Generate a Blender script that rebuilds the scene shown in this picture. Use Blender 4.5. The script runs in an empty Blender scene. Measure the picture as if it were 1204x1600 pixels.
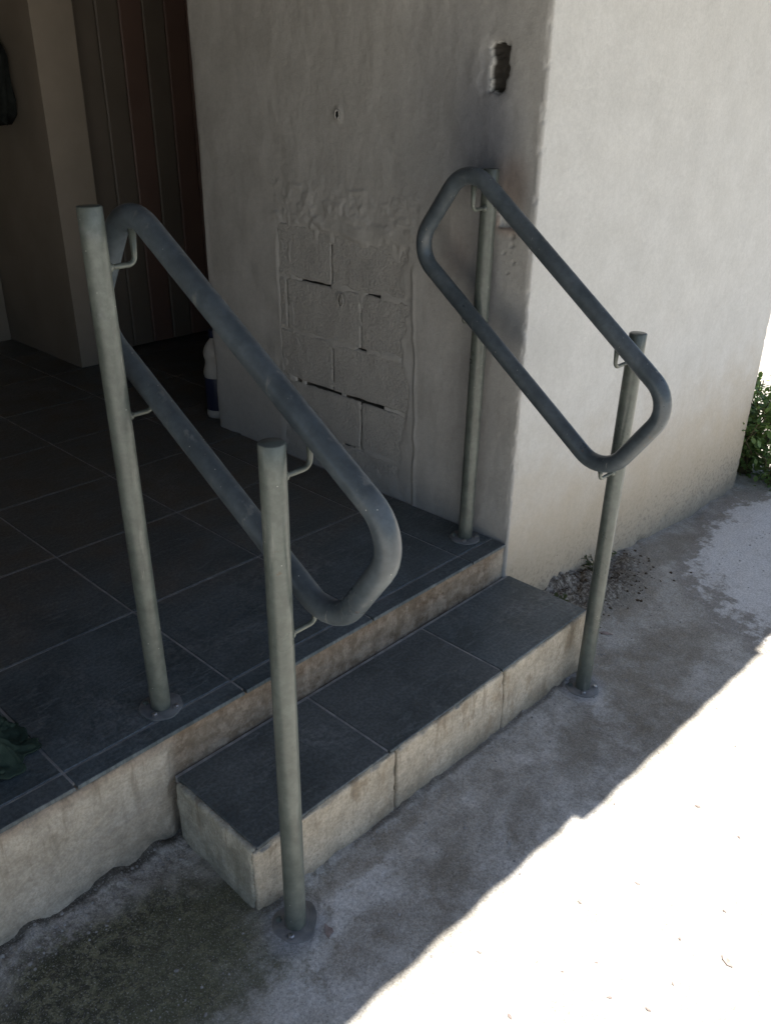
import bpy, math, random
import numpy as np
from mathutils import Vector, Matrix
random.seed(7); rng = np.random.default_rng(11)
R = math.radians
scene = bpy.context.scene
C = scene.collection

# ------------------------------------------------------------------ camera
cam_d = bpy.data.cameras.new('camera'); cam = bpy.data.objects.new('camera', cam_d); C.objects.link(cam)
cam_d.sensor_fit = 'HORIZONTAL'; cam_d.sensor_width = 36; cam_d.lens = 39.74
cam_d.clip_start = .02; cam_d.clip_end = 2000
yaw, pitch, roll = .81613, -.45836, .01338
fw = Vector((math.sin(yaw)*math.cos(pitch), math.cos(yaw)*math.cos(pitch), math.sin(pitch)))
rt = Vector((math.cos(yaw), -math.sin(yaw), 0)); up = rt.cross(fw)
rt2 = rt*math.cos(roll)+up*math.sin(roll); up2 = -rt*math.sin(roll)+up*math.cos(roll)
m3 = Matrix((rt2, up2, -fw)).transposed()
cam.matrix_world = Matrix.Translation((-.7619, -1.3964, 1.6347)) @ m3.to_4x4()
scene.camera = cam

# ------------------------------------------------------------------ sky, sun, exposure
SUN_EL, SUN_AZ = R(72), R(20)          # sun stands over the yard, in front of the porch
world = bpy.data.worlds.new('World'); scene.world = world; world.use_nodes = True
wn = world.node_tree; bg = wn.nodes['Background']
sky = wn.nodes.new('ShaderNodeTexSky'); sky.sky_type = 'NISHITA'; sky.sun_disc = False
sky.sun_elevation = SUN_EL; sky.sun_rotation = math.pi-SUN_AZ
wn.links.new(sky.outputs[0], bg.inputs[0]); bg.inputs[1].default_value = .052
sun_d = bpy.data.lights.new('sun', 'SUN'); sun_d.energy = 5.0; sun_d.angle = R(.55); sun_d.color = (1, .95, .875)
sun = bpy.data.objects.new('sun', sun_d); C.objects.link(sun)
sdir = Vector((math.cos(SUN_EL)*math.sin(SUN_AZ), -math.cos(SUN_EL)*math.cos(SUN_AZ), math.sin(SUN_EL)))
sun.rotation_euler = sdir.to_track_quat('Z', 'Y').to_euler(); sun.location = (2, -4, 8)
scene.view_settings.view_transform = 'Standard'; scene.view_settings.look = 'None'
scene.view_settings.exposure = 1.56; scene.view_settings.gamma = 1; scene.view_settings.use_curve_mapping = False
scene.render.engine = 'CYCLES'
scene.cycles.max_bounces = 8; scene.cycles.diffuse_bounces = 5; scene.cycles.transmission_bounces = 2; scene.cycles.glossy_bounces = 3

# ------------------------------------------------------------------ measures (metres)
H, S, D, W = .3064, .1809, .3115, 1.333          # porch floor, step top, step depth, step length
XP, YE, XF = 1.31, 1.565, 3.28                   # block of wall right of the porch

# ------------------------------------------------------------------ noise
def _hash(ix, iy, iz, seed):
    h = (ix*374761393 + iy*668265263 + iz*2147483647*0 + iz*1274126177 + seed*974634431) & 0xffffffff
    h = ((h ^ (h >> 13))*1103515245) & 0xffffffff
    h = ((h ^ (h >> 16))*2654435761) & 0xffffffff
    return ((h ^ (h >> 15)) & 0xffffff)/float(0xffffff)
def vnoise(x, y, z=0., seed=0):
    x, y, z = np.broadcast_arrays(np.asarray(x, float), np.asarray(y, float), np.asarray(z, float))
    ix, iy, iz = [np.floor(a).astype(np.int64) for a in (x, y, z)]
    fx, fy, fz = x-ix, y-iy, z-iz
    fx, fy, fz = [a*a*a*(a*(a*6-15)+10) for a in (fx, fy, fz)]
    r = 0
    for dx in (0, 1):
        for dy in (0, 1):
            for dz in (0, 1):
                w = (fx if dx else 1-fx)*(fy if dy else 1-fy)*(fz if dz else 1-fz)
                r = r + w*_hash(ix+dx, iy+dy, iz+dz, seed)
    return r*2-1
def fbm(x, y, z=0., octv=4, seed=0, gain=.5):
    r, a = 0, 1.
    x, y, z = np.asarray(x, float), np.asarray(y, float), np.asarray(z, float)
    for k in range(octv):
        r = r + a*vnoise(x, y, z, seed+k*17); a *= gain; x, y, z = x*2.03+5.1, y*2.03+1.7, z*2.03+3.3
    return r
def sstep(a, b, v):
    t = np.clip((np.asarray(v, float)-a)/(b-a), 0, 1); return t*t*(3-2*t)

# ------------------------------------------------------------------ mesh and object helpers
def obj(name, verts, faces, mat=None, parent=None, smooth=True, loc=None):
    me = bpy.data.meshes.new(name)
    me.from_pydata([tuple(v) for v in verts] if not isinstance(verts, np.ndarray) else verts.tolist(), [],
                   faces if not isinstance(faces, np.ndarray) else faces.tolist())
    me.validate(); me.update()
    if smooth: me.polygons.foreach_set('use_smooth', [True]*len(me.polygons))
    if mat: me.materials.append(mat)
    o = bpy.data.objects.new(name, me); C.objects.link(o)
    if parent: o.parent = parent
    if loc: o.location = loc
    return o
def tag(o, label=None, cat=None, group=None, kind=None):
    for k, v in (('label', label), ('category', cat), ('group', group), ('kind', kind)):
        if v: o[k] = v
    return o
def empty(name, loc=(0, 0, 0)):
    o = bpy.data.objects.new(name, None); C.objects.link(o); o.location = loc; o.empty_display_size = .1
    return o
def local(verts, loc): return [tuple(a-b for a, b in zip(v, loc)) for v in verts]
class MB:
    def __init__(s): s.v, s.f = [], []
    def add(s, v, f):
        n = len(s.v); s.v += [tuple(p) for p in v]; s.f += [tuple(i+n for i in q) for q in f]
    def box(s, x0, x1, y0, y1, z0, z1):
        s.add([(x0,y0,z0),(x1,y0,z0),(x1,y1,z0),(x0,y1,z0),(x0,y0,z1),(x1,y0,z1),(x1,y1,z1),(x0,y1,z1)],
              [(3,2,1,0),(4,5,6,7),(0,1,5,4),(1,2,6,5),(2,3,7,6),(3,0,4,7)])
    def build(s, name, mat=None, parent=None, smooth=False, loc=None):
        return obj(name, s.v, s.f, mat, parent, smooth, loc)
def autosmooth(o, ang=40):
    me = o.data
    me.polygons.foreach_set('use_smooth', [True]*len(me.polygons))
    try: me.set_sharp_from_angle(angle=R(ang))
    except Exception: pass
    return o
def tube(path, r, seg=20, closed=False, cap=True):
    P = [Vector(p) for p in path]; n = len(P); rr = r if hasattr(r, '__len__') else [r]*n
    T = []
    for i in range(n):
        a = P[(i-1) % n] if closed or i > 0 else P[i]; b = P[(i+1) % n] if closed or i < n-1 else P[i]
        T.append((b-a).normalized())
    ref = Vector((1, 0, 0)) if abs(T[0].x) < .8 else Vector((0, 1, 0))
    N = (ref-T[0]*ref.dot(T[0])).normalized(); v, f = [], []
    for i in range(n):
        N = (N-T[i]*N.dot(T[i])).normalized(); B = T[i].cross(N)
        for k in range(seg):
            a = 2*math.pi*k/seg; v.append(P[i]+(N*math.cos(a)+B*math.sin(a))*rr[i])
    for i in range(n if closed else n-1):
        j = (i+1) % n
        for k in range(seg):
            l = (k+1) % seg; f.append((i*seg+k, i*seg+l, j*seg+l, j*seg+k))
    if cap and not closed:
        f.append(tuple(range(seg-1, -1, -1))); f.append(tuple((n-1)*seg+k for k in range(seg)))
    return v, f
def fillet(pts, rad, closed=False, seg=8):
    n = len(pts); out = []
    for i in range(n):
        p = Vector(pts[i])
        if not closed and i in (0, n-1): out.append(p); continue
        a = (Vector(pts[i-1])-p); b = (Vector(pts[(i+1) % n])-p); ua, ub = a.normalized(), b.normalized()
        ang = ua.angle(ub); t = min(rad/math.tan(ang/2), a.length*.49, b.length*.49); rad2 = t*math.tan(ang/2)
        c = p+(ua+ub).normalized()*(rad2/math.sin(ang/2)); s0 = p+ua*t-c; s1 = p+ub*t-c
        tot = s0.angle(s1); ax = s0.cross(s1).normalized()
        for k in range(seg+1): out.append(c+Matrix.Rotation(tot*k/seg, 3, ax) @ s0)
    return out
def dense(path, step, closed=False):
    out = []; n = len(path)
    for i in range(n if closed else n-1):
        a, b = Vector(path[i]), Vector(path[(i+1) % n]); k = max(1, int((b-a).length/step))
        out += [a.lerp(b, j/k) for j in range(k)]
    if not closed: out.append(Vector(path[-1]))
    return out
def roughbox(x0, x1, y0, y1, z0, z1, res, r, amp, freq=18, seed=0, chip=0):
    """rounded box, subdivided and roughened; returns verts, faces"""
    nx, ny, nz = [max(2, int(round((b-a)/res))) for a, b in ((x0,x1),(y0,y1),(z0,z1))]
    idx, pts, faces = {}, [], []
    def vid(i, j, k):
        if (i, j, k) not in idx: idx[(i, j, k)] = len(pts); pts.append((i/nx, j/ny, k/nz))
        return idx[(i, j, k)]
    for i in range(nx):
        for j in range(ny):
            faces.append((vid(i,j,nz), vid(i+1,j,nz), vid(i+1,j+1,nz), vid(i,j+1,nz)))
            faces.append((vid(i,j,0), vid(i,j+1,0), vid(i+1,j+1,0), vid(i+1,j,0)))
    for i in range(nx):
        for k in range(nz):
            faces.append((vid(i,0,k), vid(i+1,0,k), vid(i+1,0,k+1), vid(i,0,k+1)))
            faces.append((vid(i,ny,k), vid(i,ny,k+1), vid(i+1,ny,k+1), vid(i+1,ny,k)))
    for j in range(ny):
        for k in range(nz):
            faces.append((vid(0,j,k), vid(0,j,k+1), vid(0,j+1,k+1), vid(0,j+1,k)))
            faces.append((vid(nx,j,k), vid(nx,j+1,k), vid(nx,j+1,k+1), vid(nx,j,k+1)))
    p = np.array(pts)*[x1-x0, y1-y0, z1-z0]+[x0, y0, z0]
    lo, hi = np.array([x0,y0,z0])+r, np.array([x1,y1,z1])-r
    q = np.clip(p, lo, hi); d = p-q; L = np.linalg.norm(d, axis=1, keepdims=True); L[L == 0] = 1
    nrm = d/L; p = q+nrm*r
    n = fbm(p[:,0]*freq, p[:,1]*freq, p[:,2]*freq, 4, seed)
    edge = (np.sum(np.abs(nrm) > .3, axis=1) > 1)
    dis = amp*n - (chip*np.clip(vnoise(p[:,0]*35, p[:,1]*35, p[:,2]*35, seed+9)-.15, 0, 1)*edge if chip else 0)
    return p+nrm*dis[:, None], faces

# ------------------------------------------------------------------ material helper
class NT:
    def __init__(s, name, dim='3D'):
        s.dim = dim; s.m = bpy.data.materials.new(name); s.m.use_nodes = True; s.t = s.m.node_tree
        s.b = s.t.nodes['Principled BSDF']; s.g = s.t.nodes.new('ShaderNodeNewGeometry')
        s.pos = s.g.outputs['Position']; s.xyz = s.n('ShaderNodeSeparateXYZ'); s.l(s.pos, s.xyz.inputs[0])
        s.x, s.y, s.z = s.xyz.outputs
    def n(s, t): return s.t.nodes.new(t)
    def l(s, a, b):
        if hasattr(a, 'is_linked') or hasattr(a, 'links'): s.t.links.new(a, b)
        else: b.default_value = a
    def objco(s):
        t = s.n('ShaderNodeTexCoord'); return t.outputs['Object']
    def rand(s): return s.n('ShaderNodeObjectInfo').outputs['Random']
    def scale(s, v, k):
        n = s.n('ShaderNodeVectorMath'); n.operation = 'MULTIPLY'; s.l(v, n.inputs[0]); n.inputs[1].default_value = k; return n.outputs[0]
    def shift(s, v, val):
        n = s.n('ShaderNodeVectorMath'); n.operation = 'ADD'; s.l(v, n.inputs[0]); s.l(val, n.inputs[1]); return n.outputs[0]
    def noise(s, sc, det=4, ro=.55, v=None, dist=0):
        n = s.n('ShaderNodeTexNoise'); n.noise_dimensions = s.dim; s.l(v if v is not None else s.pos, n.inputs['Vector'])
        n.inputs['Scale'].default_value = sc; n.inputs['Detail'].default_value = det
        n.inputs['Roughness'].default_value = ro; n.inputs['Distortion'].default_value = dist; return n.outputs['Fac']
    def voro(s, sc, v=None, feat='F1'):
        n = s.n('ShaderNodeTexVoronoi'); n.feature = feat; s.l(v if v is not None else s.pos, n.inputs['Vector']); n.inputs['Scale'].default_value = sc; return n.outputs['Distance']
    def op(s, o, a, b=0., c=0.):
        n = s.n('ShaderNodeMath'); n.operation = o
        for i, q in enumerate((a, b, c)): s.l(q, n.inputs[i])
        return n.outputs[0]
    def rng(s, v, a, b, c=0., d=1., smooth=True):
        n = s.n('ShaderNodeMapRange'); n.interpolation_type = 'SMOOTHSTEP' if smooth else 'LINEAR'
        s.l(v, n.inputs[0])
        for i, q in enumerate((a, b, c, d)): s.l(q, n.inputs[i+1])
        return n.outputs[0]
    def mix(s, f, a, b, mode='MIX'):
        n = s.n('ShaderNodeMix'); n.data_type = 'RGBA'; n.blend_type = mode
        s.l(f, n.inputs[0])
        for q, i in ((a, 6), (b, 7)): s.l((*q, 1) if isinstance(q, tuple) and len(q) == 3 else q, n.inputs[i])
        return n.outputs[2]
    def blob(s, u, v, cu, cv, ru, rv, rot=0, soft=.35, nz=None, amt=.8):
        """soft-edged oval stain at (cu, cv)"""
        du = s.op('SUBTRACT', u, cu); dv = s.op('SUBTRACT', v, cv); c, q = math.cos(rot), math.sin(rot)
        a = s.op('MULTIPLY', s.op('MULTIPLY_ADD', du, c, s.op('MULTIPLY', dv, q)), 1/ru)
        b = s.op('MULTIPLY', s.op('MULTIPLY_ADD', dv, c, s.op('MULTIPLY', du, -q)), 1/rv)
        d = s.op('SQRT', s.op('MULTIPLY_ADD', a, a, s.op('MULTIPLY', b, b)))
        if nz is not None: d = s.op('ADD', d, s.op('MULTIPLY', s.op('SUBTRACT', nz, .5), amt))
        return s.rng(d, 1+soft, 1-soft)
    def grain(s, col, sc=170, lo=.72, hi=1.12, a=.34, b=.66, v=None):
        f = s.noise(sc, 3, .7, v); return s.mix(1., col, s.mix(s.rng(f, a, b), (lo, lo, lo), (hi, hi, hi)), 'MULTIPLY')
    def bump(s, h, st=.4, dist=.01):
        n = s.n('ShaderNodeBump'); n.inputs['Strength'].default_value = st; n.inputs['Distance'].default_value = dist
        s.l(h, n.inputs['Height'])
        if s.b.inputs['Normal'].is_linked: s.l(s.b.inputs['Normal'].links[0].from_socket, n.inputs['Normal'])
        s.l(n.outputs[0], s.b.inputs['Normal']); return s
    def out(s, col, rough=.7, spec=.4, metal=0.):
        s.l((*col, 1) if isinstance(col, tuple) else col, s.b.inputs['Base Color'])
        s.l(rough, s.b.inputs['Roughness']); s.b.inputs['Specular IOR Level'].default_value = spec
        s.b.inputs['Metallic'].default_value = metal; return s.m

# ---- concrete yard
def mat_ground():
    n = NT('yard_concrete', '2D'); big = n.noise(2.2, 5, .6); mid = n.noise(9, 6, .62); fine = n.noise(70, 5, .65); gr = n.noise(260, 3, .6)
    warp = n.noise(5.5, 6, .65)
    det = n.noise(24, 7, .72); det2 = n.noise(11, 8, .75, n.shift(n.pos, (4, 9, 2)))
    col = n.mix(n.rng(mid, .3, .72), (.34, .322, .285), (.47, .452, .415))
    shade_grime = n.rng(n.op('ADD', n.y, n.op('MULTIPLY', n.op('SUBTRACT', big, .5), .9)), -1.05, -.45)      # mottled dirt that also paints the eave shade, fading towards the sunlit yard
    col = n.mix(n.op('MULTIPLY', shade_grime, .5), col, n.mix(n.rng(det, .35, .65), (.26, .235, .195), (.46, .428, .375)))
    # bluish cement dust between the step and the drip line
    dust = n.op('MULTIPLY', n.rng(warp, .42, .62), n.blob(n.x, n.y, .6, -.5, 1.2, .34, 0, .5, big, .9))
    col = n.mix(n.op('MULTIPLY', n.op('MULTIPLY', dust, n.rng(det2, .36, .6)), .8), col, (.62, .60, .565))
    dust2 = n.blob(n.x, n.y, .1, -.43, .24, .13, .5, .4, warp, 1.2)
    col = n.mix(n.op('MULTIPLY', n.op('MULTIPLY', dust2, n.rng(det, .3, .55)), .8), col, (.66, .648, .625))
    # brown damp patches along the drip line
    for (cx, cy, rx, ry, ro) in ((.363,-.555,.11,.05,.5),(.12,-.52,.12,.055,.2),(.65,-.57,.10,.045,.4),(1.0,-.5,.12,.06,.3),(1.27,-.58,.2,.11,-.1),(1.55,-.45,.3,.12,-.2),(.3,-.36,.22,.035,.05),(1.75,-.15,.32,.12,0),(2.25,-.1,.4,.07,-.05)):
        b = n.blob(n.x, n.y, cx, cy, rx, ry, ro, .35, warp, .9)
        col = n.mix(n.op('MULTIPLY', b, n.rng(det2, .25, .6, .8, .5)), col, (.21, .183, .138))
    # paler screed patch further along the wall
    pt = n.blob(n.x, n.y, 2.75, -.57, .80, .46, .2, .08, n.op('MULTIPLY_ADD', det, .5, n.op('MULTIPLY', warp, .6)), 1.1)
    col = n.mix(n.op('MULTIPLY', pt, n.rng(det2, .3, .5, .7, 1.)), col, n.mix(det, (.54, .525, .505), (.74, .725, .705)))
    ring = n.op('MULTIPLY', n.blob(n.x, n.y, 2.72, -.62, .86, .55, .25, .12, warp, .5), n.op('SUBTRACT', 1., pt))
    col = n.mix(n.op('MULTIPLY', ring, .55), col, (.16, .14, .12))
    # moss left of the step
    ms = n.blob(n.x, n.y, -.3, -.24, .33, .2, -.1, .3, warp, 1.1)
    mcol = n.mix(n.rng(det, .38, .62), (.04, .045, .017), (.17, .165, .09))
    mcol = n.mix(n.op('MULTIPLY', n.rng(n.noise(70, 4, .6, None, 1.2), .5, .56), .8), mcol, (.018, .019, .01))
    col = n.mix(n.op('MULTIPLY', ms, .9), col, mcol)
    msb = n.blob(n.x, n.y, -.1, -.33, .3, .16, .4, .5, warp, 1.2)
    col = n.mix(n.op('MULTIPLY', msb, n.rng(det, .3, .65, .75, .3)), col, (.14, .138, .085))
    # lime crust along the riser
    cr = n.op('MULTIPLY', n.blob(n.x, n.y, -.32, -.035, .4, .055, -.02, .4, warp, 1.4), n.rng(fine, .4, .55))
    col = n.mix(n.op('MULTIPLY', cr, .8), col, n.mix(n.rng(det, .4, .6), (.14, .125, .105), (.38, .36, .335)))
    # paint mist round the post feet
    for (cx, cy) in ((.0398, -.389), (1.2453, -.37)):
        b = n.blob(n.x, n.y, cx, cy, .075, .065, .4, .35, warp, .8)
        col = n.mix(n.op('MULTIPLY', b, .5), col, (.3, .32, .36))
    # dirt packed into the joints at the foot of riser and step
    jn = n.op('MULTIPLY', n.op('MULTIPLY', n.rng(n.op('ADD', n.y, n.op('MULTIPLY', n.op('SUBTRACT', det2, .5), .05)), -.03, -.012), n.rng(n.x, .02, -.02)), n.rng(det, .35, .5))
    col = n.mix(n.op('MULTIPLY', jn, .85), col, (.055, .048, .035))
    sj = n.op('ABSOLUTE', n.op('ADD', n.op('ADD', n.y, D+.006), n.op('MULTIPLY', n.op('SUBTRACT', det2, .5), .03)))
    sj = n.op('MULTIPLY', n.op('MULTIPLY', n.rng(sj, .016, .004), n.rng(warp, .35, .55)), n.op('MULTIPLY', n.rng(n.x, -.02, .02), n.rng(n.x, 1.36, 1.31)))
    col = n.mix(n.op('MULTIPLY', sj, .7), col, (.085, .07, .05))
    # soil in the corner by the wall
    so = n.op('MULTIPLY', n.blob(n.x, n.y, 1.78, -.07, .36, .12, 0, .4, warp, 1.2), n.rng(fine, .38, .56))
    col = n.mix(n.op('MULTIPLY', so, .85), col, (.06, .045, .032))
    col = n.mix(n.op('MULTIPLY', n.rng(gr, .56, .75), .5), col, (.55, .54, .52))
    col = n.mix(n.op('MULTIPLY', n.rng(gr, .42, .28), .45), col, (.1, .09, .08))
    col = n.grain(col, 120, .86, 1.16); col = n.grain(col, 330, .92, 1.1)
    n.bump(n.op('MULTIPLY_ADD', fine, .7, n.op('MULTIPLY', gr, .4)), .6, .006); n.bump(det, .45, .014)
    return n.out(col, .88, .25)
def mat_paint():
    """painted plaster of the wall block: off-white, porch-side shade put into the colour, splash dirt low down"""
    n = NT('wall_plaster'); big = n.noise(1.7, 4); mid = n.noise(7, 6, .6); fine = n.noise(60, 5, .6); gr = n.noise(220, 3)
    streak = n.noise(4, 5, .6, n.scale(n.pos, (3, 3, .35)))
    col = n.mix(n.rng(mid, .3, .75), (.49, .485, .463), (.545, .54, .52))
    col = n.mix(n.op('MULTIPLY', n.rng(streak, .5, .72), .06), col, (.46, .445, .42))
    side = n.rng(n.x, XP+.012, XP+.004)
    col = n.mix(n.op('MULTIPLY', side, .8), col, n.mix(n.rng(mid, .3, .7), (.345, .332, .31), (.40, .387, .365)))  # porch face coloured darker to carry its shade
    # front face turns creamier towards the ground
    lowz = n.op('ADD', n.z, n.op('MULTIPLY', n.op('SUBTRACT', mid, .5), .35))
    low = n.op('MULTIPLY', n.rng(lowz, .75, .1), n.op('SUBTRACT', 1., side))
    col = n.mix(n.op('MULTIPLY', low, .92), col, (.46, .388, .285))
    drt = n.op('MULTIPLY', n.rng(lowz, .3, -.12), n.rng(fine, .5, .62))
    col = n.mix(n.op('MULTIPLY', drt, .7), col, (.2, .175, .14))
    ft = n.op('MULTIPLY', n.rng(lowz, .05, -.14), .75); col = n.mix(ft, col, (.27, .24, .19))
    spk = n.op('MULTIPLY', n.rng(n.voro(26, n.shift(n.pos, (.3, .1, .7))), .12, .05), n.rng(mid, .5, .6))
    col = n.mix(n.op('MULTIPLY', n.op('MULTIPLY', spk, n.rng(lowz, .55, .1)), .8), col, (.12, .1, .08))
    # grey paint mist and scorch round the post and the cut-off fixing
    sm = n.noise(6, 4)
    for (cy, cz, ry, rz, c, a) in ((.19,1.53,.10,.16,(.12,.13,.16),.75),(.30,1.62,.2,.25,(.2,.205,.215),.45),(.085,1.395,.05,.07,(.25,.155,.1),.7),(.22,1.20,.06,.09,(.22,.2,.19),.5),(.16,1.12,.05,.11,(.2,.21,.235),.5),(.05,1.02,.05,.07,(.2,.21,.22),.55),(.15,.7,.1,.25,(.22,.215,.21),.35),(.085,1.30,.05,.025,(.25,.14,.09),.7),(.28,1.2,.05,.07,(.33,.23,.18),.35)):
        b = n.op('MULTIPLY', n.blob(n.y, n.z, cy, cz, ry, rz, 0, .75, sm, .8), side)
        col = n.mix(n.op('MULTIPLY', b, a*(.65 if c[0] > 1.4*c[2] else 1.1)), col, c)
    hole = n.op('MULTIPLY', n.rng(n.x, XP+.012, XP+.03), n.rng(n.z, 1.4, 1.6)); hole = n.op('MULTIPLY', hole, n.rng(n.y, .02, .05))
    col = n.mix(n.op('MULTIPLY', hole, .95), col, (.03, .024, .018))  # shade inside the box hole painted near-black
    col = n.grain(col, 150, .95, 1.03); col = n.grain(col, 45, .97, 1.03)
    joint_shade = n.op('MULTIPLY', n.rng(n.x, XP+.0095, XP+.013), n.op('MULTIPLY', n.rng(n.y, .4, .45), n.rng(n.y, 1.15, 1.1)))      # shade of the deep joints painted into the colour
    col = n.mix(joint_shade, col, (.10, .09, .078))
    n.bump(n.op('MULTIPLY_ADD', fine, 1., n.op('MULTIPLY', gr, .5)), .42, .003)
    n.bump(mid, .06, .008)
    return n.out(col, .72, .3)
def mat_block():
    n = NT('painted_block'); mid = n.noise(9, 5); fine = n.noise(95, 5, .65)
    col = n.mix(n.rng(mid, .3, .7), (.395, .382, .358), (.445, .432, .406))
    col = n.mix(n.op('MULTIPLY', n.rng(fine, .42, .3), .3), col, (.26, .245, .22))
    col = n.mix(n.rng(n.x, XP+.0085, XP+.011), col, (.115, .105, .09))      # block sides coloured dark to paint in the joint shade
    col = n.grain(col, 130, .93, 1.05); n.bump(fine, 1., .008); return n.out(col, .8, .25)
def mat_cream(name, a, b, stain, st=.5):
    n = NT(name); mid = n.noise(8, 6, .62); fine = n.noise(75, 5, .65); gr = n.noise(240, 3)
    col = n.mix(n.rng(mid, .3, .72), a, b)
    col = n.mix(n.op('MULTIPLY', n.rng(n.noise(14, 6, .7, n.scale(n.pos, (1, 1, .5))), .5, .68), st), col, stain)
    col = n.mix(n.op('MULTIPLY', n.rng(fine, .42, .3), .4), col, (.2, .15, .1))
    sp = n.noise(130, 6, .7); col = n.mix(n.op('MULTIPLY', n.op('MULTIPLY', n.rng(sp, .56, .64), n.rng(mid, .45, .7)), .45), col, (.16, .125, .085))
    foot = n.rng(n.op('ADD', n.z, n.op('MULTIPLY', n.op('SUBTRACT', mid, .5), .09)), .055, -.04)
    col = n.mix(n.op('MULTIPLY', foot, .5), col, (.15, .135, .1))
    smear = n.noise(6, 6, .65, n.scale(n.pos, (1, 1, 2.5)), .8); col = n.mix(n.op('MULTIPLY', n.rng(smear, .5, .7), .28), col, tuple(.5*q for q in b))
    n.bump(n.op('MULTIPLY_ADD', fine, 1., n.op('MULTIPLY', gr, .4)), .45, .006); n.bump(n.noise(17, 5), .4, .012)
    col = n.grain(col, 140, .86, 1.12); col = n.grain(col, 30, .9, 1.1)
    drip = n.noise(32, 5, .65, n.scale(n.pos, (1, 1, .12))); col = n.mix(n.op('MULTIPLY', n.op('MULTIPLY', n.rng(drip, .54, .66), n.rng(n.z, .0, .17)), .5), col, (.17, .125, .08))
    return n.out(col, .85, .25)
def mat_riser():
    n = NT('porch_riser_plaster'); mid = n.noise(8, 6, .62); fine = n.noise(75, 5, .65)
    col = n.mix(n.rng(mid, .3, .72), (.38, .335, .265), (.50, .45, .37))
    ov = n.op('MULTIPLY', n.rng(n.x, -.02, .05), n.rng(n.x, 1.36, 1.2))
    col = n.mix(n.op('MULTIPLY', ov, n.rng(n.noise(12, 6, .7, n.scale(n.pos, (.5, 1, 1.6))), .2, .7, .6, 1.)), col, n.mix(n.rng(n.noise(26, 6, .7), .4, .6), (.13, .092, .06), (.27, .215, .16)))
    top = n.rng(n.op('ADD', n.z, n.op('MULTIPLY', n.op('SUBTRACT', mid, .5), .05)), .262, .30)
    col = n.mix(n.op('MULTIPLY', top, .65), col, (.25, .18, .12))
    col = n.mix(n.op('MULTIPLY', n.rng(fine, .42, .3), .3), col, (.24, .19, .14))
    sp = n.noise(120, 6, .7); col = n.mix(n.op('MULTIPLY', n.op('MULTIPLY', n.rng(sp, .56, .64), n.rng(mid, .5, .7)), .4), col, (.18, .14, .1))
    foot = n.rng(n.op('ADD', n.z, n.op('MULTIPLY', n.op('SUBTRACT', mid, .5), .12)), .07, -.02)
    col = n.mix(n.op('MULTIPLY', foot, .7), col, (.17, .16, .13))
    smear = n.noise(5, 6, .65, n.scale(n.pos, (1, 1, 2.5)), .8); col = n.mix(n.op('MULTIPLY', n.rng(smear, .52, .7), .4), col, (.25, .22, .18))
    col = n.grain(col, 140, .86, 1.1); col = n.grain(col, 30, .9, 1.08)
    drip = n.noise(30, 5, .65, n.scale(n.pos, (1, 1, .12))); col = n.mix(n.op('MULTIPLY', n.op('MULTIPLY', n.rng(drip, .52, .66), n.rng(n.z, .05, .3)), .5), col, (.16, .125, .085))
    n.bump(fine, .42, .006); n.bump(n.noise(17, 5), .4, .012); return n.out(col, .87, .25)
def mat_tile():
    n = NT('slate_tile', '2D'); r = n.rand(); p = n.shift(n.pos, n.scale(n.n('ShaderNodeObjectInfo').outputs['Location'], (7, 3, 5)))
    mid = n.noise(6, 6, .65, p); fine = n.noise(45, 5, .65, p); st = n.noise(9, 5, .65, n.scale(p, (1, 3.5, 1)), 1.5)
    dustm = n.noise(3.3, 5, .6)
    col = n.mix(n.rng(mid, .3, .7), (.070, .087, .091), (.125, .147, .152))
    col = n.mix(n.op('MULTIPLY', n.rng(st, .52, .7), .55), col, (.185, .208, .212))
    col = n.mix(n.op('MULTIPLY', n.rng(n.op('MULTIPLY_ADD', r, .6, n.op('MULTIPLY', mid, .5)), .5, 1.), .32), col, (.105, .088, .068))
    col = n.mix(n.op('MULTIPLY', n.op('MULTIPLY', n.rng(dustm, .5, .75), n.rng(fine, .38, .62)), .75), col, (.23, .24, .235))
    brn = n.op('MULTIPLY', n.rng(n.op('ADD', n.y, n.op('MULTIPLY', n.op('SUBTRACT', dustm, .5), 1.2)), .35, .9), n.rng(mid, .35, .7, .35, .85)); col = n.mix(brn, col, (.12, .096, .072))      # walked-in dirt further inside
    col = n.grain(col, 110, .75, 1.15, v=p)
    n.bump(n.op('MULTIPLY_ADD', st, .8, fine), .45, .004)
    return n.out(col, n.rng(mid, .2, .8, .34, .52), .5)
def mat_simple(name, a, b, sc=20, rough=.6, spec=.4, bump=.2, bd=.004, metal=0.):
    n = NT(name); f = n.noise(sc, 5, .6); n.bump(n.noise(sc*4, 4), bump, bd)
    return n.out(n.mix(n.rng(f, .3, .7), a, b), rough, spec, metal)
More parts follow.
